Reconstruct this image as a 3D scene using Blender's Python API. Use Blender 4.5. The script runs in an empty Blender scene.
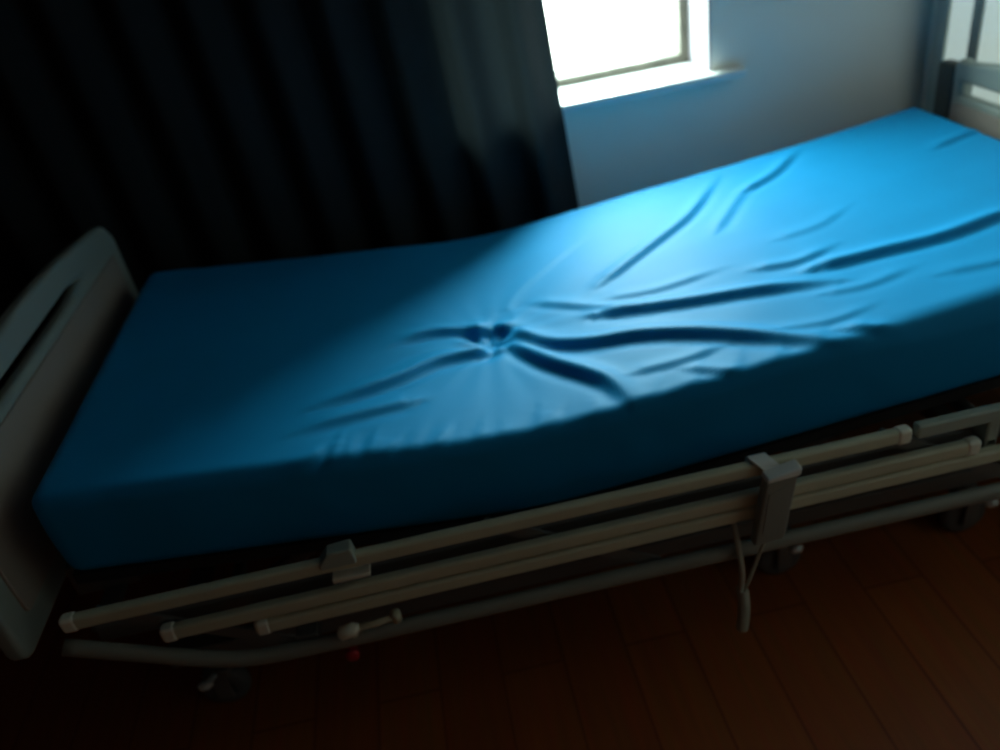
import bpy, bmesh, math, random
import numpy as np
from mathutils import Vector, Matrix

random.seed(4)
rng = np.random.default_rng(4)
S = bpy.context.scene
C = S.collection

# ------------------------------------------------------------------ camera
CAM = dict(loc=(0.698, -1.0737, 1.3956), yaw=0.0558, pitch=0.5644, roll=-0.1847, f=800.876)


def make_camera():
    y, p, r = CAM['yaw'], CAM['pitch'], CAM['roll']
    f = Vector((math.sin(y) * math.cos(p), math.cos(y) * math.cos(p), -math.sin(p)))
    right = Vector((math.cos(y), -math.sin(y), 0))
    up = right.cross(f)
    r2 = math.cos(r) * right + math.sin(r) * up
    u2 = -math.sin(r) * right + math.cos(r) * up
    cd = bpy.data.cameras.new('camera')
    cam = bpy.data.objects.new('camera', cd)
    C.objects.link(cam)
    m = Matrix((r2, u2, -f)).transposed().to_4x4()
    m.translation = Vector(CAM['loc'])
    cam.matrix_world = m
    cd.sensor_width = 36
    cd.lens = 36 * CAM['f'] / 1000
    cd.clip_start = 0.02
    cd.dof.use_dof = True
    cd.dof.focus_distance = 1.05
    cd.dof.aperture_fstop = 2.0
    S.camera = cam


make_camera()

# ------------------------------------------------------------------ world, exposure
SKY = 10.0
w = bpy.data.worlds.new('World')
S.world = w
w.use_nodes = True
nt = w.node_tree
nt.nodes.clear()
out = nt.nodes.new('ShaderNodeOutputWorld')
bg = nt.nodes.new('ShaderNodeBackground')
tc = nt.nodes.new('ShaderNodeTexCoord')
sx = nt.nodes.new('ShaderNodeSeparateXYZ')
mr = nt.nodes.new('ShaderNodeMapRange')
rp = nt.nodes.new('ShaderNodeValToRGB')
mr.inputs['From Min'].default_value = -1
mr.inputs['From Max'].default_value = 1
rp.color_ramp.elements[0].position = 0.44
rp.color_ramp.elements[0].color = (0.30, 0.36, 0.33, 1)
rp.color_ramp.elements[1].position = 0.54
rp.color_ramp.elements[1].color = (0.78, 1.0, 0.95, 1)
nt.links.new(tc.outputs['Generated'], sx.inputs[0])
nt.links.new(sx.outputs['Z'], mr.inputs['Value'])
nt.links.new(mr.outputs[0], rp.inputs[0])
# a brighter break in the clouds, up and to the right of the window
az, el = math.radians(32), math.radians(40)
dt = nt.nodes.new('ShaderNodeVectorMath')
dt.operation = 'DOT_PRODUCT'
dt.inputs[1].default_value = (math.sin(az) * math.cos(el), math.cos(az) * math.cos(el), math.sin(el))
mxm = nt.nodes.new('ShaderNodeMath')
mxm.operation = 'MAXIMUM'
mxm.inputs[1].default_value = 0.0
pw = nt.nodes.new('ShaderNodeMath')
pw.operation = 'POWER'
pw.inputs[1].default_value = 45
ml = nt.nodes.new('ShaderNodeMath')
ml.operation = 'MULTIPLY_ADD'
ml.inputs[1].default_value = 2.3
ml.inputs[2].default_value = 1.0
sc_ = nt.nodes.new('ShaderNodeVectorMath')
sc_.operation = 'SCALE'
nt.links.new(tc.outputs['Generated'], dt.inputs[0])
nt.links.new(dt.outputs['Value'], mxm.inputs[0])
nt.links.new(mxm.outputs[0], pw.inputs[0])
nt.links.new(pw.outputs[0], ml.inputs[0])
nt.links.new(rp.outputs[0], sc_.inputs[0])
nt.links.new(ml.outputs[0], sc_.inputs['Scale'])
nt.links.new(sc_.outputs[0], bg.inputs['Color'])
bg.inputs['Strength'].default_value = SKY
nt.links.new(bg.outputs[0], out.inputs[0])

S.view_settings.view_transform = 'Standard'
S.view_settings.look = 'None'
S.view_settings.gamma = 1.0
S.view_settings.use_curve_mapping = False
S.view_settings.exposure = 1.9
try:
    S.cycles.use_denoising = True
    S.cycles.max_bounces = 10
    S.cycles.diffuse_bounces = 8
    S.cycles.caustics_reflective = False
    S.cycles.sample_clamp_indirect = 4.0
except Exception:
    pass

# window opening (shared by wall, portal, frame)
YW = 1.147            # inner face of the window wall
WX0, WX1, WZ0, WZ1 = 0.86, 1.553, 0.812, 1.95
REV = 0.155           # depth of the reveal
XR = 2.19             # right wall
XL = -1.45
YB = -2.3
ZC = 2.45

# daylight portal at the window, so that the sky is sampled through the opening
ld = bpy.data.lights.new('window_portal', 'AREA')
ld.shape = 'RECTANGLE'
ld.size = WX1 - WX0
ld.size_y = WZ1 - WZ0
ld.cycles.is_portal = True
lo = bpy.data.objects.new('window_portal', ld)
C.objects.link(lo)
lo.location = ((WX0 + WX1) / 2, YW + REV + 0.25, (WZ0 + WZ1) / 2)
lo.rotation_euler = (math.radians(-90), 0, 0)   # -Z axis of the lamp looks into the room (-Y)


# ------------------------------------------------------------------ materials
def mat(name, col, rough=0.6, metal=0.0, spec=0.5, noise=None, bump=None, **kw):
    m = bpy.data.materials.new(name)
    m.use_nodes = True
    t = m.node_tree
    b = t.nodes['Principled BSDF']
    b.inputs['Base Color'].default_value = (*col, 1)
    b.inputs['Roughness'].default_value = rough
    b.inputs['Metallic'].default_value = metal
    b.inputs['Specular IOR Level'].default_value = spec
    for k, v in kw.items():
        b.inputs[k.replace('_', ' ')].default_value = v
    co = t.nodes.new('ShaderNodeTexCoord')
    if noise:
        sc, amt = noise
        n = t.nodes.new('ShaderNodeTexNoise')
        n.inputs['Scale'].default_value = sc
        n.inputs['Detail'].default_value = 4
        mx = t.nodes.new('ShaderNodeMix')
        mx.data_type = 'RGBA'
        mx.inputs[6].default_value = (*[c * (1 - amt) for c in col], 1)
        mx.inputs[7].default_value = (*[min(1, c * (1 + amt)) for c in col], 1)
        t.links.new(co.outputs['Object'], n.inputs['Vector'])
        t.links.new(n.outputs['Fac'], mx.inputs[0])
        t.links.new(mx.outputs[2], b.inputs['Base Color'])
    if bump:
        sc, st, dist = bump
        n = t.nodes.new('ShaderNodeTexNoise')
        n.inputs['Scale'].default_value = sc
        n.inputs['Detail'].default_value = 3
        bp = t.nodes.new('ShaderNodeBump')
        bp.inputs['Strength'].default_value = st
        bp.inputs['Distance'].default_value = dist
        t.links.new(co.outputs['Object'], n.inputs['Vector'])
        t.links.new(n.outputs['Fac'], bp.inputs['Height'])
        t.links.new(bp.outputs[0], b.inputs['Normal'])
    return m


def wood_floor_mat():
    m = bpy.data.materials.new('red_brown_floorboards')
    m.use_nodes = True
    t = m.node_tree
    b = t.nodes['Principled BSDF']
    co = t.nodes.new('ShaderNodeTexCoord')
    mp = t.nodes.new('ShaderNodeMapping')
    mp.inputs['Rotation'].default_value = (0, 0, math.radians(90))
    br = t.nodes.new('ShaderNodeTexBrick')
    br.offset = 0.4
    br.inputs['Color1'].default_value = (0.62, 0.165, 0.038, 1)
    br.inputs['Color2'].default_value = (0.53, 0.125, 0.03, 1)
    br.inputs['Mortar'].default_value = (0.38, 0.085, 0.022, 1)
    br.inputs['Scale'].default_value = 1.0
    br.inputs['Mortar Size'].default_value = 0.003
    br.inputs['Brick Width'].default_value = 1.1
    br.inputs['Row Height'].default_value = 0.13
    mp2 = t.nodes.new('ShaderNodeMapping')
    mp2.inputs['Scale'].default_value = (30, 2, 1)
    n = t.nodes.new('ShaderNodeTexNoise')
    n.inputs['Scale'].default_value = 2.0
    n.inputs['Detail'].default_value = 6
    mx = t.nodes.new('ShaderNodeMix')
    mx.data_type = 'RGBA'
    mx.blend_type = 'MULTIPLY'
    mx.inputs[0].default_value = 0.5
    t.links.new(co.outputs['Object'], mp.inputs[0])
    t.links.new(mp.outputs[0], br.inputs['Vector'])
    t.links.new(co.outputs['Object'], mp2.inputs[0])
    t.links.new(mp2.outputs[0], n.inputs['Vector'])
    t.links.new(br.outputs['Color'], mx.inputs[6])
    t.links.new(n.outputs['Color'], mx.inputs[7])
    t.links.new(mx.outputs[2], b.inputs['Base Color'])
    b.inputs['Roughness'].default_value = 0.5
    return m


def glass_mat():
    m = bpy.data.materials.new('window_glass')
    m.use_nodes = True
    t = m.node_tree
    t.nodes.clear()
    o = t.nodes.new('ShaderNodeOutputMaterial')
    tr = t.nodes.new('ShaderNodeBsdfTransparent')
    tr.inputs[0].default_value = (0.97, 0.985, 0.98, 1)
    g = t.nodes.new('ShaderNodeBsdfGlossy')
    g.inputs['Roughness'].default_value = 0.02
    mx = t.nodes.new('ShaderNodeMixShader')
    mx.inputs[0].default_value = 0.05
    t.links.new(tr.outputs[0], mx.inputs[1])
    t.links.new(g.outputs[0], mx.inputs[2])
    t.links.new(mx.outputs[0], o.inputs[0])
    return m


M = dict(
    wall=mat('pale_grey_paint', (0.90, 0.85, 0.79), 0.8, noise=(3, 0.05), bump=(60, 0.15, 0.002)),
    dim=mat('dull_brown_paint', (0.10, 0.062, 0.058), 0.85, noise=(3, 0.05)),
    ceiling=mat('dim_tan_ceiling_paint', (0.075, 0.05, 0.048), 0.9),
    floor=wood_floor_mat(),
    white=mat('white_gloss_paint', (0.82, 0.84, 0.83), 0.35, noise=(6, 0.03)),
    reveal=mat('darkened_reveal_plaster', (0.32, 0.29, 0.32), 0.8, noise=(5, 0.08)),  # white lining darkened to cut the light it bounces to the left
    brick=mat('added_grey_brown_masonry', (0.16, 0.15, 0.13), 0.9, noise=(12, 0.3)),  # dark tone keeps the added outer reveal from bouncing light
    oldpaint=mat('weathered_brown_grey_frame_paint', (0.17, 0.155, 0.12), 0.6, noise=(14, 0.6)),
    glass=glass_mat(),
    door=mat('pale_green_grey_door_paint', (0.66, 0.72, 0.68), 0.45, noise=(4, 0.04)),
    jamb2=mat('grey_green_bead_paint', (0.30, 0.36, 0.35), 0.5),
    frosted=mat('glowing_frosted_door_glass', (0.70, 0.76, 0.73), 0.5, noise=(60, 0.06), Emission_Color=(0.80, 1.0, 0.92, 1), Emission_Strength=0.11),  # glow put into the panes to light the wall; nothing shines behind
    jamb=mat('green_grey_paint', (0.38, 0.45, 0.43), 0.5),
    curtain=mat('black_curtain_cloth', (0.013, 0.0145, 0.016), 0.8, spec=0.25, noise=(40, 0.2), bump=(300, 0.2, 0.001)),
    cover=mat('blue_wipeable_mattress_cover', (0.003, 0.27, 0.60), 0.58, spec=0.18, Specular_Tint=(0.6, 0.92, 1.0, 1), noise=(9, 0.05),
              bump=(500, 0.12, 0.0006)),
    rail=mat('beige_rail_enamel', (0.68, 0.67, 0.50), 0.45, noise=(20, 0.08)),
    cap=mat('cream_plastic_cap', (0.93, 0.91, 0.78), 0.3),
    tube=mat('grey_metal_enamel', (0.30, 0.31, 0.27), 0.45, noise=(15, 0.08)),
    frame=mat('grey_green_frame_enamel', (0.42, 0.48, 0.42), 0.45, noise=(15, 0.06)),
    chassis=mat('dark_grey_chassis_enamel', (0.16, 0.15, 0.14), 0.5),
    deck=mat('black_platform_mesh', (0.02, 0.02, 0.022), 0.7),
    board=mat('pale_grey_green_board_plastic', (0.30, 0.34, 0.31), 0.4, noise=(8, 0.04)),
    infill=mat('beige_board_laminate', (0.34, 0.28, 0.24), 0.5, noise=(10, 0.06)),
    hand=mat('mid_grey_handset_plastic', (0.30, 0.32, 0.29), 0.45),
    handtop=mat('off_white_handset_plastic', (0.92, 0.93, 0.90), 0.35),
    cord=mat('beige_grey_cord', (0.50, 0.48, 0.38), 0.5),
    post=mat('dark_grey_green_post_plastic', (0.035, 0.045, 0.042), 0.5),
    tyre=mat('grey_castor_tyre', (0.12, 0.12, 0.12), 0.6),
    pedal=mat('bright_metal_pedal', (0.85, 0.88, 0.88), 0.3, metal=0.3),
    red=mat('red_release_button', (0.45, 0.02, 0.03), 0.4),
)


t_ = M['curtain'].node_tree
tr_ = t_.nodes.new('ShaderNodeBsdfTranslucent')
tr_.inputs[0].default_value = (0.0014, 0.0019, 0.0021, 1)
ad_ = t_.nodes.new('ShaderNodeAddShader')
t_.links.new(t_.nodes['Principled BSDF'].outputs[0], ad_.inputs[0])
t_.links.new(tr_.outputs[0], ad_.inputs[1])
t_.links.new(ad_.outputs[0], [n for n in t_.nodes if n.type == 'OUTPUT_MATERIAL'][0].inputs[0])


# ------------------------------------------------------------------ helpers
def put(name, bm, m, parent=None, smooth=True, bevel=None):
    me = bpy.data.meshes.new(name)
    bmesh.ops.recalc_face_normals(bm, faces=bm.faces)
    bm.to_mesh(me)
    bm.free()
    return link(name, me, m, parent, smooth, bevel)


def link(name, me, m, parent=None, smooth=True, bevel=None):
    me.materials.clear()
    me.materials.append(M[m])
    if smooth:
        for p in me.polygons:
            p.use_smooth = True
    o = bpy.data.objects.new(name, me)
    C.objects.link(o)
    if parent:
        o.parent = parent
    if bevel:
        b = o.modifiers.new('bevel', 'BEVEL')
        b.width = bevel
        b.segments = 3
        b.limit_method = 'ANGLE'
        b.angle_limit = math.radians(50)
        b.harden_normals = True
    return o


def box(bm, lo, hi):
    vs = [bm.verts.new((x, y, z)) for x in (lo[0], hi[0]) for y in (lo[1], hi[1]) for z in (lo[2], hi[2])]
    for f in ((0, 1, 3, 2), (4, 6, 7, 5), (0, 4, 5, 1), (2, 3, 7, 6), (0, 2, 6, 4), (1, 5, 7, 3)):
        bm.faces.new([vs[i] for i in f])
    return vs


def tube(bm, pts, r, seg=12, ry=None, closed_ends=True):
    """round (or elliptical) tube along a polyline"""
    pts = [Vector(p) for p in pts]
    rings = []
    ref = None
    for i, p in enumerate(pts):
        a = pts[max(i - 1, 0)]
        b = pts[min(i + 1, len(pts) - 1)]
        t = (b - a).normalized()
        if ref is None:
            ref = Vector((0, 0, 1)) if abs(t.z) < 0.9 else Vector((0, 1, 0))
        n = (ref - t * ref.dot(t)).normalized()
        ref = n
        s = t.cross(n)
        rr = r[i] if isinstance(r, (list, tuple)) else r
        rings.append([bm.verts.new(p + n * math.cos(2 * math.pi * k / seg) * rr +
                                   s * math.sin(2 * math.pi * k / seg) * (ry or rr)) for k in range(seg)])
    for a, b in zip(rings[:-1], rings[1:]):
        for k in range(seg):
            bm.faces.new((a[k], a[(k + 1) % seg], b[(k + 1) % seg], b[k]))
    if closed_ends:
        bm.faces.new(rings[0][::-1])
        bm.faces.new(rings[-1])


def lathe(bm, prof, centre, axis='y', seg=28):
    """prof: list of (radius, along-axis); closed profile loop"""
    cx, cy, cz = centre
    rings = []
    for k in range(seg):
        a = 2 * math.pi * k / seg
        ring = []
        for r, h in prof:
            if axis == 'y':
                ring.append(bm.verts.new((cx + r * math.cos(a), cy + h, cz + r * math.sin(a))))
            elif axis == 'z':
                ring.append(bm.verts.new((cx + r * math.cos(a), cy + r * math.sin(a), cz + h)))
            else:
                ring.append(bm.verts.new((cx + h, cy + r * math.cos(a), cz + r * math.sin(a))))
        rings.append(ring)
    n = len(prof)
    for k in range(seg):
        a, b = rings[k], rings[(k + 1) % seg]
        for i in range(n):
            bm.faces.new((a[i], a[(i + 1) % n], b[(i + 1) % n], b[i]))


def smooth_path(pts, n=8):
    pts = [np.array(p, float) for p in pts]
    P = [2 * pts[0] - pts[1]] + pts + [2 * pts[-1] - pts[-2]]
    o = []
    for i in range(1, len(P) - 2):
        for k in range(n):
            t = k / n
            o.append(0.5 * ((2 * P[i]) + (-P[i - 1] + P[i + 1]) * t + (2 * P[i - 1] - 5 * P[i] + 4 * P[i + 1] - P[i + 2]) * t * t +
                            (-P[i - 1] + 3 * P[i] - 3 * P[i + 1] + P[i + 2]) * t ** 3))
    o.append(pts[-1])
    return [tuple(q) for q in o]


def outline_plate(name, loops, thick, bevel, place, m, parent):
    """a plate cut from 2-D outlines (first loop outer, others holes), as one mesh"""
    cu = bpy.data.curves.new(name, 'CURVE')
    cu.dimensions = '2D'
    cu.fill_mode = 'BOTH'
    cu.extrude = thick / 2 - bevel
    cu.bevel_depth = bevel
    cu.bevel_resolution = 3
    for lp in loops:
        sp = cu.splines.new('POLY')
        sp.points.add(len(lp) - 1)
        for q, (a, b) in zip(sp.points, lp):
            q.co = (a, b, 0, 1)
        sp.use_cyclic_u = True
    tmp = bpy.data.objects.new(name + '_tmp', cu)
    C.objects.link(tmp)
    dg = bpy.context.evaluated_depsgraph_get()
    me = bpy.data.meshes.new_from_object(tmp.evaluated_get(dg))
    bpy.data.objects.remove(tmp)
    for v in me.vertices:
        v.co = place(v.co)
    me.name = name
    o = link(name, me, m, parent, smooth=False)
    return o


def round_loop(pts, rads, n=8):
    """polygon with its corners rounded"""
    o = []
    N = len(pts)
    for i in range(N):
        p = Vector(pts[i])
        a = (Vector(pts[i - 1]) - p)
        b = (Vector(pts[(i + 1) % N]) - p)
        r = rads[i]
        if r == 0:
            o.append(tuple(p))
            continue
        A = p + a.normalized() * r
        B = p + b.normalized() * r
        for k in range(n + 1):
            t = k / n
            q = A * (1 - t) ** 2 + p * 2 * t * (1 - t) + B * t * t
            o.append(tuple(q))
    return o


def empty(name, loc, label=None, cat=None, group=None, parent=None):
    o = bpy.data.objects.new(name, None)
    C.objects.link(o)
    o.location = loc
    o.empty_display_size = 0.1
    tag(o, label, cat, group)
    return o


def tag(o, label=None, cat=None, group=None, kind=None):
    if label:
        o['label'] = label
    if cat:
        o['category'] = cat
    if group:
        o['group'] = group
    if kind:
        o['kind'] = kind
    return o


def struct(o, label, cat):
    return tag(o, label, cat, kind='structure')


# ------------------------------------------------------------------ the room
bm = bmesh.new(); box(bm, (XL - 0.1, YB - 0.1, -0.1), (XR + 0.1, YW + 0.1, 0.0))
struct(put('floor', bm, 'floor', smooth=False), 'dark reddish brown wooden floorboards under the bed', 'floor')
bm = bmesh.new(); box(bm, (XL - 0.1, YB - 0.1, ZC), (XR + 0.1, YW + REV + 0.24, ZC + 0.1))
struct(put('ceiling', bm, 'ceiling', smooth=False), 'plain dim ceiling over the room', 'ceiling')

# window wall: one mesh with an opening through its thickness
T = REV + 0.24  # outer depth added to block slanting daylight on the foot end
bm = bmesh.new()
xs = [XL - 0.1, WX0, WX1, XR + 0.1]
zs = [0.0, WZ0 - 0.02, WZ1, ZC]
grid = {}
for yi, yy in enumerate((YW, YW + T)):
    for i, x in enumerate(xs):
        for k, z in enumerate(zs):
            grid[i, k, yi] = bm.verts.new((x, yy, z))
for yi in (0, 1):
    for i in range(3):
        for k in range(3):
            if (i, k) != (1, 1):
                bm.faces.new([grid[i, k, yi], grid[i + 1, k, yi], grid[i + 1, k + 1, yi], grid[i, k + 1, yi]])
for a, b in (((1, 1), (2, 1)), ((2, 1), (2, 2)), ((2, 2), (1, 2)), ((1, 2), (1, 1))):
    bm.faces.new([grid[a + (0,)], grid[b + (0,)], grid[b + (1,)], grid[a + (1,)]])
edge = [(0, 0), (1, 0), (2, 0), (3, 0), (3, 1), (3, 2), (3, 3), (2, 3), (1, 3), (0, 3), (0, 2), (0, 1)]
for a, b in zip(edge, edge[1:] + edge[:1]):
    bm.faces.new([grid[a + (0,)], grid[b + (0,)], grid[b + (1,)], grid[a + (1,)]])
struct(put('wall_back', bm, 'wall', smooth=False), 'pale grey painted wall holding the bright window', 'wall')

bm = bmesh.new(); box(bm, (XR, YB - 0.1, 0), (XR + 0.1, YW, ZC))
struct(put('wall_right', bm, 'wall', smooth=False), 'pale grey wall behind the head of the bed', 'wall')
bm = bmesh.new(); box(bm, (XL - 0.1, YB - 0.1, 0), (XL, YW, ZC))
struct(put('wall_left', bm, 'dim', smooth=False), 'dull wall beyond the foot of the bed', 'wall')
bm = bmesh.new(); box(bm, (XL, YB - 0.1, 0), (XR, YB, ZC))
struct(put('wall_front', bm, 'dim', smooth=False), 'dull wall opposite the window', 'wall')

bm = bmesh.new(); box(bm, (XL, YW - 0.015, 0), (XR, YW, 0.11))
struct(put('baseboard_back', bm, 'white', smooth=False, bevel=0.004), 'white baseboard along the window wall', 'baseboard')

# window: frame, glass, sill board
yg0, yg1 = YW + REV, YW + REV + 0.05
bm = bmesh.new()
fw = 0.032
prof = [(WX0, WZ0 - 0.02), (WX1, WZ0 - 0.02), (WX1, WZ1), (WX0, WZ1)]
box(bm, (WX0, yg0, WZ0 - 0.02), (WX1, yg1, WZ0 + 0.028))
box(bm, (WX0, yg0, WZ1 - fw), (WX1, yg1, WZ1))
box(bm, (WX0, yg0, WZ0 + 0.028), (WX0 + fw, yg1, WZ1 - fw))
box(bm, (WX1 - fw, yg0, WZ0 + 0.028), (WX1, yg1, WZ1 - fw))
box(bm, (WX0 + fw, yg0 + 0.004, 1.40), (WX1 - fw, yg1 - 0.004, 1.435))
win = struct(put('window_1', bm, 'oldpaint', smooth=False, bevel=0.004),
             'bright overexposed window in the grey wall beside the black curtain', 'window')
bm = bmesh.new()
box(bm, (WX0 + fw - 0.004, yg0 + 0.022, WZ0 + 0.024), (WX1 - fw + 0.004, yg0 + 0.027, WZ1 - fw + 0.004))
put('window_pane', bm, 'glass', win, smooth=False)
bm = bmesh.new()
ZS = WZ0 + 0.004
# board: inside the reveal plus a nose with two ears standing proud of the wall
vs = [(WX0, yg0), (WX0, YW), (WX0 - 0.085, YW), (WX0 - 0.085, YW - 0.042), (WX1 + 0.088, YW - 0.042), (WX1 + 0.088, YW), (WX1, YW), (WX1, yg0)]
top = [bm.verts.new((x, y, ZS)) for x, y in vs]
bot = [bm.verts.new((x, y, ZS - 0.024)) for x, y in vs]
bm.faces.new(top); bm.faces.new(bot[::-1])
for i in range(len(vs)):
    j = (i + 1) % len(vs)
    bm.faces.new((top[i], top[j], bot[j], bot[i]))
put('window_sill', bm, 'white', win, smooth=False, bevel=0.006)
bm = bmesh.new()
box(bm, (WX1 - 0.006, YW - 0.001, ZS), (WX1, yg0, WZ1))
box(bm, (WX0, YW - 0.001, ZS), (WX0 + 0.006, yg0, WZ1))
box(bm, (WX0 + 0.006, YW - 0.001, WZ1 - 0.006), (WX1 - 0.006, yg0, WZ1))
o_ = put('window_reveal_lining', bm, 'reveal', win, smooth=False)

bm = bmesh.new()
yo0, yo1 = yg1, YW + T
box(bm, (WX1 - 0.006, yo0, WZ0 - 0.02), (WX1, yo1, WZ1))
box(bm, (WX0, yo0, WZ0 - 0.02), (WX0 + 0.006, yo1, WZ1))
box(bm, (WX0 + 0.006, yo0, WZ1 - 0.006), (WX1 - 0.006, yo1, WZ1))
box(bm, (WX0 + 0.006, yo0, WZ0 - 0.02), (WX1 - 0.006, yo1, WZ0 - 0.004))
put('added_outer_reveal', bm, 'brick', win, smooth=False)  # dark lining added outside the frame to shape the daylight

# door in the right-hand wall: dark jamb beside the corner, pale leaf with frosted panes given an added glow
DK = 0.4
bm = bmesh.new()
box(bm, (XR - DK * 0.036, 1.052, 0), (XR, 1.104, 2.1))
box(bm, (XR - DK * 0.036, 0.19, 0), (XR, 0.242, 2.1))
box(bm, (XR - DK * 0.036, 0.242, 2.05), (XR, 1.052, 2.1))
struct(put('trim_1', bm, 'jamb', smooth=False, bevel=0.003), 'grey narrow door surround in the room corner behind the headboard', 'door frame')
bm = bmesh.new()
D0, D1 = 0.245, 1.049
bm = bmesh.new()
PX = XR - 0.012
for a, b in ((0.006, 0.20), (0.52, 0.62), (1.93, 2.045)):
    box(bm, (PX, D0, a), (XR - 0.001, D1, b))
box(bm, (XR - 0.005, D0, 0.19), (XR - 0.001, D1, 0.53))
door = struct(put('door_1', bm, 'door', smooth=False, bevel=0.002), 'pale glazed door with dark bars behind the headboard', 'door')
bars = ((0.248, 0.275), (0.365, 0.395), (0.918, 0.954))
for a, b in bars:
    bm = bmesh.new()
    box(bm, (PX - 0.002, a, 0.621), (XR - 0.001, b, 1.929))
    put('glazing_bar', bm, 'jamb2', door, smooth=False, bevel=0.002)
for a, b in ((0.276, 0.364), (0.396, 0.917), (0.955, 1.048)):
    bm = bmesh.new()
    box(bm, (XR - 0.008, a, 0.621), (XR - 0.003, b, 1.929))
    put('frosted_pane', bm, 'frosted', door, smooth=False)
bm = bmesh.new()
lathe(bm, [(0.0, 0.0), (0.014, 0.0), (0.014, -0.006), (0.009, -0.008), (0.009, -0.03), (0.022, -0.036), (0.026, -0.048), (0.018, -0.058), (0.0, -0.06)],
      (PX - 0.001, 0.38, 1.0), axis='x')
bmesh.ops.remove_doubles(bm, verts=bm.verts, dist=1e-5)
put('door_knob', bm, 'pedal', door)


# ------------------------------------------------------------------ curtain
def curtain():
    ztop, zbot = 2.25, 0.06
    nx, nz = 420, 60
    V = []
    X0 = -1.38
    for j in range(nz + 1):
        v = j / nz
        z = ztop + (zbot - ztop) * v
        xe = 1.028 + 0.125 * (v ** 1.1)
        for i in range(nx + 1):
            u = i / nx
            x = X0 + (xe - X0) * u
            s = u * 2.5
            amp = 0.013 + 0.013 * v
            ph = 2 * math.pi * s / 0.155
            y = 1.052 + amp * math.sin(ph + 0.9 * math.sin(s * 3.1) + 0.5 * v * math.sin(s * 5)) \
                + 0.005 * math.sin(2 * ph + 1.3 + 2 * v)
            x += 0.008 * math.sin(ph * 1.0 + 1.1)
            if u > 0.985:                      # soft hem that turns a little to the wall
                y += 0.012 * (u - 0.985) / 0.015
            V.append((x, y, z))
    W_ = nx + 1
    F = [(j * W_ + i, j * W_ + i + 1, (j + 1) * W_ + i + 1, (j + 1) * W_ + i) for j in range(nz) for i in range(nx)]
    me = bpy.data.meshes.new('curtain')
    me.from_pydata(V, [], F)
    o = link('curtain', me, 'curtain')
    return tag(o, 'long black pleated curtain hanging behind the bed over the left of the window', 'curtain')


cur = curtain()
bm = bmesh.new()
tube(bm, [(-1.42, 1.05, 2.275), (1.75, 1.05, 2.275)], 0.014, 16)
for x in (-1.25, 0.1, 1.6):
    box(bm, (x - 0.012, 1.05, 2.265), (x + 0.012, YW, 2.285))
rod = tag(put('curtain_rod', bm, 'chassis'), 'dark rod over the window that carries the black curtain', 'curtain rod')


# ------------------------------------------------------------------ hospital bed
L, W, TH = 2.0, 0.9, 0.175


def zprof(x):
    s = 0.09
    a = (0.58 - 0.673) / 0.795
    b = (0.68 - 0.58) / (2 - 0.795)
    d = x - 0.795
    return 0.58 + (a + b) / 2 * d + (b - a) / 2 * (np.sqrt(d * d + s * s))


bed = empty('hospital_bed', (1.0, 0.45, 0.0),
            'hospital bed with grey end boards and beige lowered side rail, along the window wall', 'bed')
BO = Vector((1.0, 0.45, 0.0))


def part(name, bm, m, parent=bed, smooth=True, bevel=None, label=None):
    off = BO if True else Vector()
    for v in bm.verts:
        v.co -= off
    o = put(name, bm, m, parent, smooth, bevel)
    if label:
        o['label'] = label
    return o


def board(name, xc, slot, far, near, zt, side, zl, cr=0.06):
    """end board: moulded frame with a grip slot, beige infill on its inner face"""
    crown = [(near, zl), (far, zl), (far, zt - cr), (far - cr / 2, zt - 0.4 * cr)]
    n = 14
    for i in range(n + 1):
        t = i / n
        yv = far - 1.17 * cr + (near - far + 2.34 * cr) * t
        crown.append((yv, zt - 0.015 + 0.03 * math.sin(math.pi * t)))
    crown += [(near + cr / 2, zt - 0.4 * cr), (near, zt - cr)]
    outer = round_loop(crown, [0.02, 0.02, 0.2 * cr, 0.2 * cr] + [0] * (n + 1) + [0.2 * cr, 0.2 * cr], 5)
    hole = round_loop(slot, [0.012 if len(slot) == 4 else 0.018] * len(slot), 6)
    mg = 0.05 if cr > 0.03 else 0.008
    place = lambda c: Vector((xc + c.z, c.x, c.y)) - BO
    fr = outline_plate(name, [outer, hole], 0.032, 0.01, place, 'board', bed)
    zs_ = min(p[1] for p in slot)
    pan = round_loop([(near + mg, zl + 0.05), (far - mg, zl + 0.05), (far - mg, zs_ - 0.012), (near + mg, zs_ - 0.012)],
                     [0.012] * 4, 6)
    outline_plate('infill_panel', [pan], 0.008, 0.003, lambda c: Vector((xc + side * 0.0175 + c.z, c.x, c.y)) - BO, 'infill', fr)
    return fr


fb = board('footboard', -0.105, [(0.12, 0.735), (0.62, 0.735), (0.76, 0.760), (0.62, 0.782), (0.12, 0.782)], 0.965, -0.085, 0.81, 1, 0.43)
fb['label'] = 'grey footboard with a grip slot, dark at the left'
hb = board('headboard', 2.10, [(0.04, 0.705), (0.842, 0.705), (0.842, 0.757), (0.04, 0.757)], 0.856, 0.022, 0.80, -1, 0.30, 0.02)
hb['label'] = 'pale headboard with a grip slot and beige panel'
for y0, y1 in ((0.857, 0.930), (-0.052, 0.021)):
    bm = bmesh.new()
    box(bm, (2.080, y0, 0.30), (2.120, y1, 0.785))
    part('corner_post', bm, 'post', smooth=False, bevel=0.012, label='dark end post')

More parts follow.
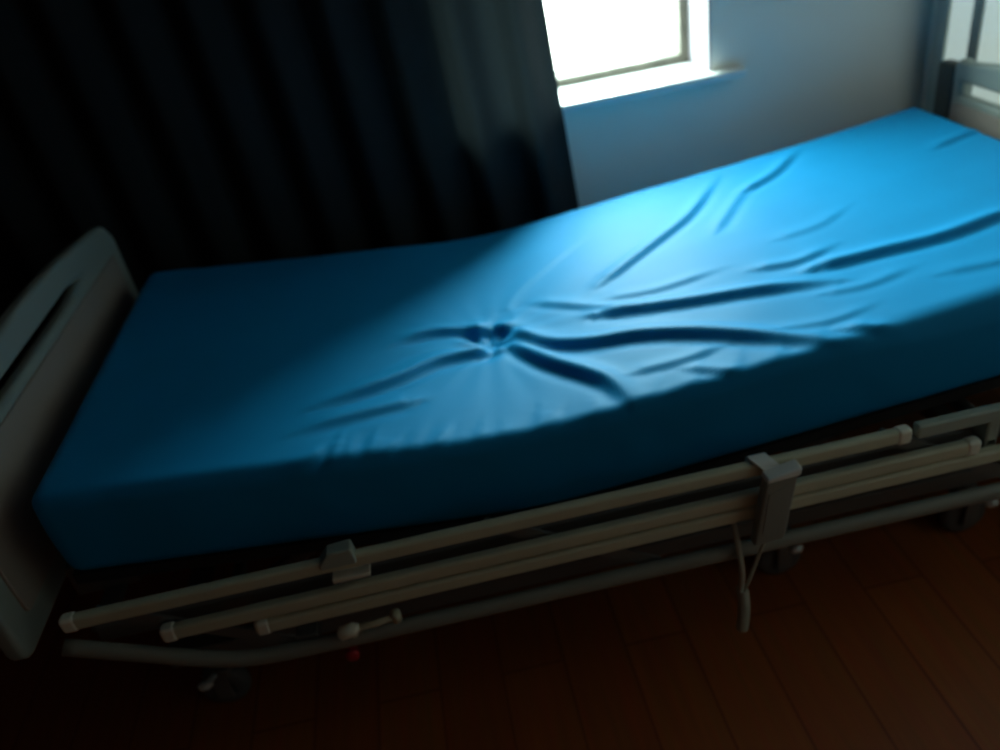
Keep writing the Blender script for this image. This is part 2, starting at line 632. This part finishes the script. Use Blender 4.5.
# platform that follows the bent mattress
bm = bmesh.new()
N = 60
prev = None
for i in range(N + 1):
    x = 0.0 + 2.06 * i / N - 0.02
    z = float(zprof(x)) - TH - 0.003
    ring = [bm.verts.new(c) for c in ((x, 0.01, z), (x, W - 0.01, z), (x, W - 0.01, z - 0.022), (x, 0.01, z - 0.022))]
    if prev:
        for k in range(4):
            bm.faces.new((prev[k], prev[(k + 1) % 4], ring[(k + 1) % 4], ring[k]))
    else:
        bm.faces.new(ring)
    prev = ring
bm.faces.new(prev[::-1])
part('mattress_platform', bm, 'deck', smooth=False)

# frame under the platform
bm = bmesh.new()
for y in (-0.008, W + 0.012):
    box(bm, (-0.018, y - 0.016, 0.362), (2.078, y + 0.012, 0.400))
for y in (0.12, W - 0.12):
    box(bm, (-0.09, y - 0.02, 0.37), (0.03, y + 0.02, 0.44))
    box(bm, (2.04, y - 0.02, 0.37), (2.09, y + 0.02, 0.44))
for x in (-0.02, 0.795, 2.07):
    box(bm, (x - 0.02, 0.0, 0.363), (x + 0.02, W, 0.377))
part('side_frame', bm, 'chassis', smooth=False, bevel=0.005)

# chassis: two long tubes, cross tubes, lifting arms
bm = bmesh.new()
for y in (0.11, 0.79):
    box(bm, (0.0, y - 0.02, 0.135), (1.82, y + 0.02, 0.175))
for x in (0.03, 1.77):
    box(bm, (x - 0.02, 0.11, 0.1352), (x + 0.02, 0.79, 0.1748))
for y in (0.20, 0.70):
    for x0, x1 in ((0.12, 0.5), (1.25, 1.62)):
        tube(bm, [(x0, y, 0.16), (x1, y, 0.39)], 0.018, 10)
for x in (0.12, 1.25):
    tube(bm, [(x, 0.11, 0.16), (x, 0.79, 0.16)], 0.015, 10)
for x in (0.5, 1.62):
    tube(bm, [(x, 0.0, 0.39), (x, W, 0.39)], 0.015, 10)
tube(bm, [(0.75, 0.45, 0.20), (1.25, 0.45, 0.33)], 0.028, 12)
part('chassis', bm, 'chassis', smooth=False, bevel=0.004)


def castor(x, y, s):
    """fork, wheel, pedal; s is the side the pedal points to"""
    r = 0.05
    bm = bmesh.new()
    tube(bm, [(x, y, 0.136), (x, y, 0.116)], 0.017, 14)
    box(bm, (x - 0.024, y - 0.03, 0.098), (x + 0.03, y + 0.03, 0.118))
    for q in (-1, 1):
        box(bm, (x - 0.014, y + q * 0.027 - 0.003, 0.035), (x + 0.018, y + q * 0.027 + 0.003, 0.1))
    f = part('castor', bm, 'chassis', smooth=False, bevel=0.003)
    bm = bmesh.new()
    lathe(bm, [(0.008, -0.017), (r - 0.01, -0.017), (r - 0.003, -0.013), (r, -0.005), (r, 0.005), (r - 0.003, 0.013), (r - 0.01, 0.017), (0.008, 0.017)],
          (x, y, r), 'y', 30)
    part('wheel', bm, 'tyre', f)
    bm = bmesh.new()
    tube(bm, smooth_path([(x, y + s * 0.03, 0.112), (x, y + s * 0.055, 0.128), (x, y + s * 0.072, 0.139)], 4), 0.006, 8)
    tube(bm, [(x - 0.014, y + s * 0.074, 0.141), (x - 0.007, y + s * 0.078, 0.143), (x + 0.007, y + s * 0.078, 0.143), (x + 0.014, y + s * 0.074, 0.141)],
         [0.004, 0.009, 0.009, 0.004], 10)
    part('brake_pedal', bm, 'pedal', f)


for x in (0.08, 1.285, 1.705):
    castor(x, 0.10, -1)
for x in (0.08, 1.705):
    castor(x, 0.80, 1)

# lowered side rail: three staggered bars, end caps, swing arms, cranked lower tube
YR = -0.0645
bm = bmesh.new()
tube(bm, smooth_path([(-0.049, YR, 0.412), (0.05, YR, 0.362), (0.15, YR, 0.312), (0.22, YR, 0.288), (0.31, YR, 0.279), (0.6, YR, 0.276),
                      (1.1, YR, 0.274), (1.72, YR, 0.271)], 6), 0.017, 12, ry=0.013)
rail = part('side_rail', bm, 'tube')
for (x0, x1, z, ze, h) in ((-0.026, 1.43, 0.4635, 0.461, 0.0140), (0.112, 1.566, 0.392, 0.399, 0.0145), (0.262, 1.715, 0.358, 0.368, 0.0145)):
    def tilt(bm):
        for v in bm.verts:
            v.co.z += z + (ze - z) * (v.co.x - x0) / (x1 - x0)
        return bm
    bm = bmesh.new()
    box(bm, (x0 + 0.012, YR - 0.010, -h), (x1 - 0.012, YR + 0.010, h))
    part('rail_bar', tilt(bm), 'rail', rail, smooth=False, bevel=0.007)
    for xe, s_ in ((x0, 1), (x1, -1)):
        bm = bmesh.new()
        a, b = sorted((xe - 0.004 * s_, xe + 0.024 * s_))
        box(bm, (a, YR - 0.012, -h - 0.002), (b, YR + 0.012, h + 0.002))
        part('end_cap', tilt(bm), 'cap', rail, smooth=False, bevel=0.008)
bm = bmesh.new()
box(bm, (1.446, YR - 0.006, 0.446), (2.02, YR + 0.014, 0.474))
for x in (1.60, 1.98):
    box(bm, (x - 0.012, YR + 0.006, 0.38), (x + 0.012, -0.018, 0.4458))
    box(bm, (x - 0.012, YR + 0.006, 0.37), (x + 0.012, -0.018, 0.40))
part('fixed_rail_bar', bm, 'frame', smooth=False, bevel=0.005, label='grey-green bar at the head end')
for (xa, xb) in ((0.02, 0.33), (0.68, 0.98), (1.385, 1.69)):
    bm = bmesh.new()
    d = Vector((xb - xa, 0, 0.272 - 0.461)).normalized()
    nrm = Vector((-d.z, 0, d.x)) * 0.012
    A, B = Vector((xa, 0, 0.461)), Vector((xb, 0, 0.272))
    vs = []
    for yy in (YR + 0.013, YR + 0.019):
        for p in (A + nrm, A - nrm, B - nrm, B + nrm):
            vs.append(bm.verts.new((p.x, yy, p.z)))
    for f in ((0, 1, 2, 3), (7, 6, 5, 4), (0, 4, 5, 1), (1, 5, 6, 2), (2, 6, 7, 3), (3, 7, 4, 0)):
        bm.faces.new([vs[i] for i in f])
    part('swing_arm', bm, 'chassis', rail, smooth=False)
for x in (0.33, 1.69):
    bm = bmesh.new()
    box(bm, (x - 0.02, YR + 0.008, 0.27), (x + 0.02, 0.0, 0.30))
    box(bm, (x - 0.018, -0.016, 0.2705), (x + 0.018, 0.0, 0.385))
    part('rail_bracket', bm, 'chassis', rail, smooth=False, bevel=0.003)
# catch on the top bar
bm = bmesh.new()
vs = []
for yy in (YR - 0.014, YR + 0.014):
    for x, z in ((0.402, 0.462), (0.402, 0.474), (0.420, 0.494), (0.460, 0.497), (0.463, 0.474), (0.463, 0.462)):
        vs.append(bm.verts.new((x, yy, z)))
bm.faces.new(vs[:6]); bm.faces.new(vs[6:][::-1])
for i in range(6):
    j = (i + 1) % 6
    bm.faces.new((vs[i], vs[j], vs[6 + j], vs[6 + i]))
part('rail_catch', bm, 'frame', rail, smooth=False, bevel=0.004)
bm = bmesh.new()
box(bm, (0.414, YR - 0.014, 0.428), (0.478, YR + 0.013, 0.437))
box(bm, (0.425, YR + 0.0105, 0.430), (0.455, YR + 0.0135, 0.472))
part('catch_lip', bm, 'cap', rail, smooth=False, bevel=0.004)
# release lever on the lower tube
bm = bmesh.new()
tube(bm, [(0.40, YR - 0.012, 0.311), (0.46, YR - 0.016, 0.318), (0.497, YR - 0.016, 0.323)], 0.006, 10)
tube(bm, [(0.497, YR - 0.016, 0.313), (0.497, YR - 0.016, 0.334)], 0.009, 10)
tube(bm, [(0.418, YR, 0.272), (0.412, YR - 0.006, 0.306)], 0.008, 10)
lev = part('release_lever', bm, 'rail', rail)
bm = bmesh.new()
tube(bm, [(0.390, YR - 0.015, 0.309), (0.396, YR - 0.015, 0.310), (0.42, YR - 0.015, 0.315), (0.43, YR - 0.015, 0.317)], [0.006, 0.013, 0.013, 0.006], 12)
part('lever_knob', bm, 'cap', rail)
bm = bmesh.new()
lathe(bm, [(0.0, -0.012), (0.011, -0.012), (0.013, -0.009), (0.013, 0.0), (0.0, 0.0)], (0.40, YR - 0.006, 0.248), 'y', 18)
bmesh.ops.remove_doubles(bm, verts=bm.verts, dist=1e-5)
box(bm, (0.392, YR - 0.007, 0.25), (0.408, YR + 0.004, 0.275))
part('release_button', bm, 'red', rail, label='small red release button')

# ------------------------------------------------------------------ mattress
WR = [  # crease lines on the cover in bed coordinates: points, height, width
    ([(0.805, .359), (.871, .268), (.951, .225), (1.044, .203), (1.142, .15), (1.242, .076), (1.345, -.005)], .014, .014),
    ([(.996, .32), (1.148, .275), (1.296, .239), (1.425, .198)], .012, .013),
    ([(1.428, .262), (1.545, .253), (1.668, .239), (1.784, .246), (1.898, .237)], .011, .013),
    ([(.793, .313), (.849, .212), (.909, .135), (.942, .083), (.964, .017)], .015, .014),
    ([(.78, .374), (.714, .387), (.652, .391), (.589, .368)], .012, .013),
    ([(.763, .287), (.719, .285), (.662, .273), (.583, .228), (.493, .186), (.436, .165)], .013, .014),
    ([(.597, .142), (.49, .115), (.405, .09)], .008, .013),
    ([(.811, .361), (.847, .484), (.937, .589), (1.083, .72)], .0015, .012),
    ([(1.042, .449), (1.206, .57), (1.315, .66), (1.438, .81)], .008, .012),
    ([(1.475, .699), (1.557, .742), (1.659, .834)], .008, .012),
    ([(1.339, .549), (1.434, .66), (1.475, .699)], .004, .012),
    ([(1.336, .321), (1.409, .305), (1.487, .327)], .006, .011),
    ([(1.901, .617), (1.971, .631), (2.02, .632)], .006, .011),
    ([(1.367, .035), (1.431, .008)], .006, .010),
    ([(1.088, .056), (1.166, .004)], .004, .009),
    ([(1.008, .089), (1.099, .085), (1.169, .1)], .004, .010),
    ([(1.032, .372), (1.134, .354), (1.266, .365)], .004, .011),
    ([(.894, .433), (.968, .374), (1.039, .321)], .005, .011),
    ([(.45, .03), (.40, -.01)], .004, .010),
    ([(1.40, .165), (1.47, .155), (1.56, .17)], .003, .010),
    ([(1.27, .09), (1.36, .075), (1.44, .09)], .003, .009),
    ([(1.43, .42), (1.52, .43), (1.60, .47)], .0025, .012),
    ([(1.60, .12), (1.72, .10), (1.85, .12)], .003, .012),
]
WR = [(p_, a_ * .9, w_ * .82) for p_, a_, w_ in WR]
for x_ in (.45, .476, .507, .549, .59, .63, .692, .735, .796, .83, .903):
    e_ = rng.random()
    WR.append(([(x_ + .03 * rng.random(), .018 + .04 * e_), (x_, -.01)], .0010 + .0026 * e_ * rng.random(), .007 + .004 * rng.random()))
for x_ in np.arange(1.0, 1.45, .075):
    WR.append(([(x_ + .03, .05), (x_, .0)], .0012, .010))


def smooth_noise(x, y, seed, sc):
    r = np.random.default_rng(seed)
    o = np.zeros_like(x)
    for _ in range(7):
        a = r.uniform(0, 2 * np.pi)
        k = sc * r.uniform(.6, 1.6)
        o += np.sin(k * (x * np.cos(a) + y * np.sin(a)) + r.uniform(0, 6.28))
    return o / 7


def wrinkle_height(x, y):
    h = np.zeros_like(x)
    wob = smooth_noise(x, y, 11, 22) * .006
    for pts, A, wd in WR:
        pts = np.array(smooth_path([(a, b, 0) for a, b in pts], 6))[:, :2]
        best = np.full(x.shape, 9.0)
        sd = np.zeros_like(x)
        env = np.zeros_like(x)
        lens = np.r_[0, np.cumsum(np.linalg.norm(np.diff(pts, axis=0), axis=1))]
        for i in range(len(pts) - 1):
            a, b = pts[i], pts[i + 1]
            d = b - a
            l2 = d @ d
            t = np.clip(((x - a[0]) * d[0] + (y - a[1]) * d[1]) / l2, 0, 1)
            ex, ey = x - a[0] - t * d[0], y - a[1] - t * d[1]
            dist = np.sqrt(ex * ex + ey * ey)
            n = np.array([d[1], -d[0]]) / math.sqrt(l2)
            if n @ np.array([.3, .95]) > 0:
                n = -n
            s = ex * n[0] + ey * n[1]
            u = (lens[i] + t * math.sqrt(l2)) / lens[-1]
            hit = dist < best
            best = np.where(hit, dist, best)
            sd = np.where(hit, np.where(s >= 0, dist, -dist), sd)
            env = np.where(hit, u, env)
        e = np.clip(np.minimum(env / .12 + .55, (1 - env) / .35 + .25), 0, 1)
        s = sd + wd * .7 + wob * .4
        f = np.where(s < 0, np.exp(-(s / (2.4 * wd)) ** 2), np.exp(-(s / (.85 * wd)) ** 2))
        g = np.exp(-((s - 2.1 * wd) / (1.2 * wd)) ** 2)
        h += A * e * (f - .35 * g)
    # gathered knot of cloth
    dx, dy = x - .77, y - .334
    r = np.sqrt(dx * dx + dy * dy)
    ang = np.arctan2(dy, dx)
    h += -.016 * np.exp(-(r / .045) ** 2)
    h += .005 * np.sin(ang * 6 + 1.0 + r * 30) * np.exp(-((r - .045) / .03) ** 2)
    # soft waviness, and fine fabric tension towards the knot
    h += .0022 * smooth_noise(x, y, 3, 11) + .0009 * smooth_noise(x, y, 5, 32)
    h += .0006 * smooth_noise(x * .35, y * 1.6, 21, 40) * np.clip((x - .5) / .4, 0, 1)
    h += .0004 * np.sin(ang * 19 + smooth_noise(x, y, 7, 6) * 2) * np.exp(-((r - .16) / .12) ** 2)
    return h


def mattress():
    step = 0.0066
    nx, ny, nz = int(L / step), int(W / step), 26
    X = np.linspace(-0.018, L + 0.018, nx + 1)
    Y = np.linspace(0, W, ny + 1)
    Z = np.linspace(-TH, 0, nz + 1)
    idx = {}
    V = []

    def vid(i, j, k):
        key = (i, j, k)
        if key not in idx:
            idx[key] = len(V)
            V.append((X[i], Y[j], Z[k]))
        return idx[key]
    F = []
    for i in range(nx):
        for j in range(ny):
            F.append((vid(i, j, nz), vid(i + 1, j, nz), vid(i + 1, j + 1, nz), vid(i, j + 1, nz)))
            F.append((vid(i, j, 0), vid(i, j + 1, 0), vid(i + 1, j + 1, 0), vid(i + 1, j, 0)))
        for k in range(nz):
            F.append((vid(i, 0, k), vid(i + 1, 0, k), vid(i + 1, 0, k + 1), vid(i, 0, k + 1)))
            F.append((vid(i, ny, k), vid(i, ny, k + 1), vid(i + 1, ny, k + 1), vid(i + 1, ny, k)))
    for j in range(ny):
        for k in range(nz):
            F.append((vid(0, j, k), vid(0, j, k + 1), vid(0, j + 1, k + 1), vid(0, j + 1, k)))
            F.append((vid(nx, j, k), vid(nx, j + 1, k), vid(nx, j + 1, k + 1), vid(nx, j, k + 1)))
    P = np.array(V)
    r = 0.026
    lo = np.array([r - 0.018, r, -TH + r]); hi = np.array([L + 0.018 - r, W - r, -r])
    q = np.clip(P, lo, hi)
    d = P - q
    ln = np.linalg.norm(d, axis=1, keepdims=True)
    ln[ln == 0] = 1
    nrm = d / ln
    P = q + nrm * r
    topw = np.clip((P[:, 2] + r) / r, 0, 1)
    topw = topw * topw * (3 - 2 * topw)
    x, y = P[:, 0].copy(), P[:, 1].copy()
    h = wrinkle_height(x, y) * topw
    # rounded-down front edge towards the head
    k = 1 / (1 + np.exp(-(x - 1.47) / .035))
    up = np.clip((P[:, 2] + TH) / (TH - .01), 0, 1)
    h -= k * .022 * np.clip(1 - y / .05, 0, 1) ** 2 * up
    h += .012 * np.clip((x - 1.5) / .5, 0, 1) ** 1.5 * up
    z = P[:, 2] + h + zprof(x)
    # the sides of the cover: slack, slightly bellied cloth
    sw = 1 - topw
    belly = np.sin(np.clip((P[:, 2] + TH) / TH, 0, 1) * np.pi)
    nz_ = .003 * smooth_noise(x * 1.0, P[:, 2] * .4, 9, 25) + .0015 * smooth_noise(x, P[:, 2], 10, 60)
    P[:, 1] += nrm[:, 1] * sw * (belly * .006 + nz_ * belly)
    P[:, 0] += nrm[:, 0] * sw * belly * .004
    P[:, 2] = z
    me = bpy.data.meshes.new('mattress')
    me.from_pydata(P.tolist(), [], F)
    o = link('mattress', me, 'cover')
    return tag(o, 'creased blue wipe-clean mattress lying on the hospital bed', 'mattress')


mat_o = mattress()

# ------------------------------------------------------------------ hand control hung on the rail
HB = Vector((1.2, -0.095, 0.38))
hc = empty('hand_control', HB, 'grey bed hand control with curly cord hooked over the beige rail', 'remote control')


def hpart(name, bm, m, bevel=None, smooth=False, parent=hc, label=None, shift=(-0.026, 0, 0.022)):
    for v in bm.verts:
        v.co += Vector(shift) - HB
    o = put(name, bm, m, parent, smooth, bevel)
    if label:
        o['label'] = label
    return o


def slab(bm, c0, c1, w0, w1, t):
    """tapered slab from bottom centre c0 to top centre c1"""
    vs = []
    for c, wd in ((c0, w0), (c1, w1)):
        for sx_, sy_ in ((-1, -1), (1, -1), (1, 1), (-1, 1)):
            vs.append(bm.verts.new((c[0] + sx_ * wd / 2, c[1] + sy_ * t / 2, c[2] + sx_ * (0.006 if c is c1 else 0.002))))
    for f in ((3, 2, 1, 0), (4, 5, 6, 7), (0, 1, 5, 4), (1, 2, 6, 5), (2, 3, 7, 6), (3, 0, 4, 7)):
        bm.faces.new([vs[i] for i in f])


bm = bmesh.new(); slab(bm, (1.192, -0.095, 0.296), (1.212, -0.095, 0.440), 0.056, 0.058, 0.022)
hpart('housing', bm, 'hand', bevel=0.005)
bm = bmesh.new(); slab(bm, (1.212, -0.097, 0.440), (1.214, -0.097, 0.453), 0.060, 0.060, 0.028)
hpart('top_cap', bm, 'handtop', bevel=0.004, label='off-white top edge')
bm = bmesh.new(); slab(bm, (1.197, -0.1065, 0.325), (1.207, -0.1065, 0.418), 0.038, 0.038, 0.002)
hpart('key_pad', bm, 'hand', bevel=0.0008)
# hook: flat strap bent over the top bar
bm = bmesh.new()
path = smooth_path([(1.160, -0.0515, 0.450), (1.160, -0.0515, 0.470), (1.1603, -0.054, 0.479), (1.163, -0.064, 0.480), (1.168, -0.076, 0.478),
                    (1.176, -0.083, 0.470), (1.182, -0.0845, 0.445)], 5)
prev = None
for i, p in enumerate(path):
    p = Vector(p)
    a = Vector(path[max(i - 1, 0)]); b = Vector(path[min(i + 1, len(path) - 1)])
    t = (b - a).normalized()
    n = t.cross(Vector((1, 0, 0))).normalized()
    ring = [bm.verts.new(p + Vector((sx_ * 0.016, 0, 0)) + n * sn * 0.002) for sx_, sn in ((-1, -1), (1, -1), (1, 1), (-1, 1))]
    if prev:
        for k in range(4):
            bm.faces.new((prev[k], prev[(k + 1) % 4], ring[(k + 1) % 4], ring[k]))
    else:
        bm.faces.new(ring)
    prev = ring
bm.faces.new(prev[::-1])
hpart('hook', bm, 'handtop', smooth=False, label='off-white hook', shift=(0, 0, 0))
bm = bmesh.new()
tube(bm, smooth_path([(1.190, -0.095, 0.300), (1.180, -0.096, 0.27), (1.165, -0.098, 0.225), (1.156, -0.098, 0.195), (1.148, -0.097, 0.18)], 6), 0.0032, 8)
tube(bm, smooth_path([(1.152, -0.040, 0.360), (1.148, -0.046, 0.325), (1.146, -0.080, 0.275), (1.146, -0.097, 0.23), (1.143, -0.097, 0.18)], 6), 0.0055, 8)
cd_ = hpart('cord', bm, 'cord', smooth=True)
bm = bmesh.new()
turns, npt = 15, 15 * 12
pts = []
for i in range(npt + 1):
    t = i / npt
    a = 2 * math.pi * turns * t
    pts.append((1.1465 + 0.004 * math.sin(t * 3) + 0.0085 * math.cos(a), -0.097 + 0.0085 * math.sin(a), 0.186 - 0.112 * t))
tube(bm, pts, 0.0032, 6)
hpart('curly_cord', bm, 'cord', smooth=True)
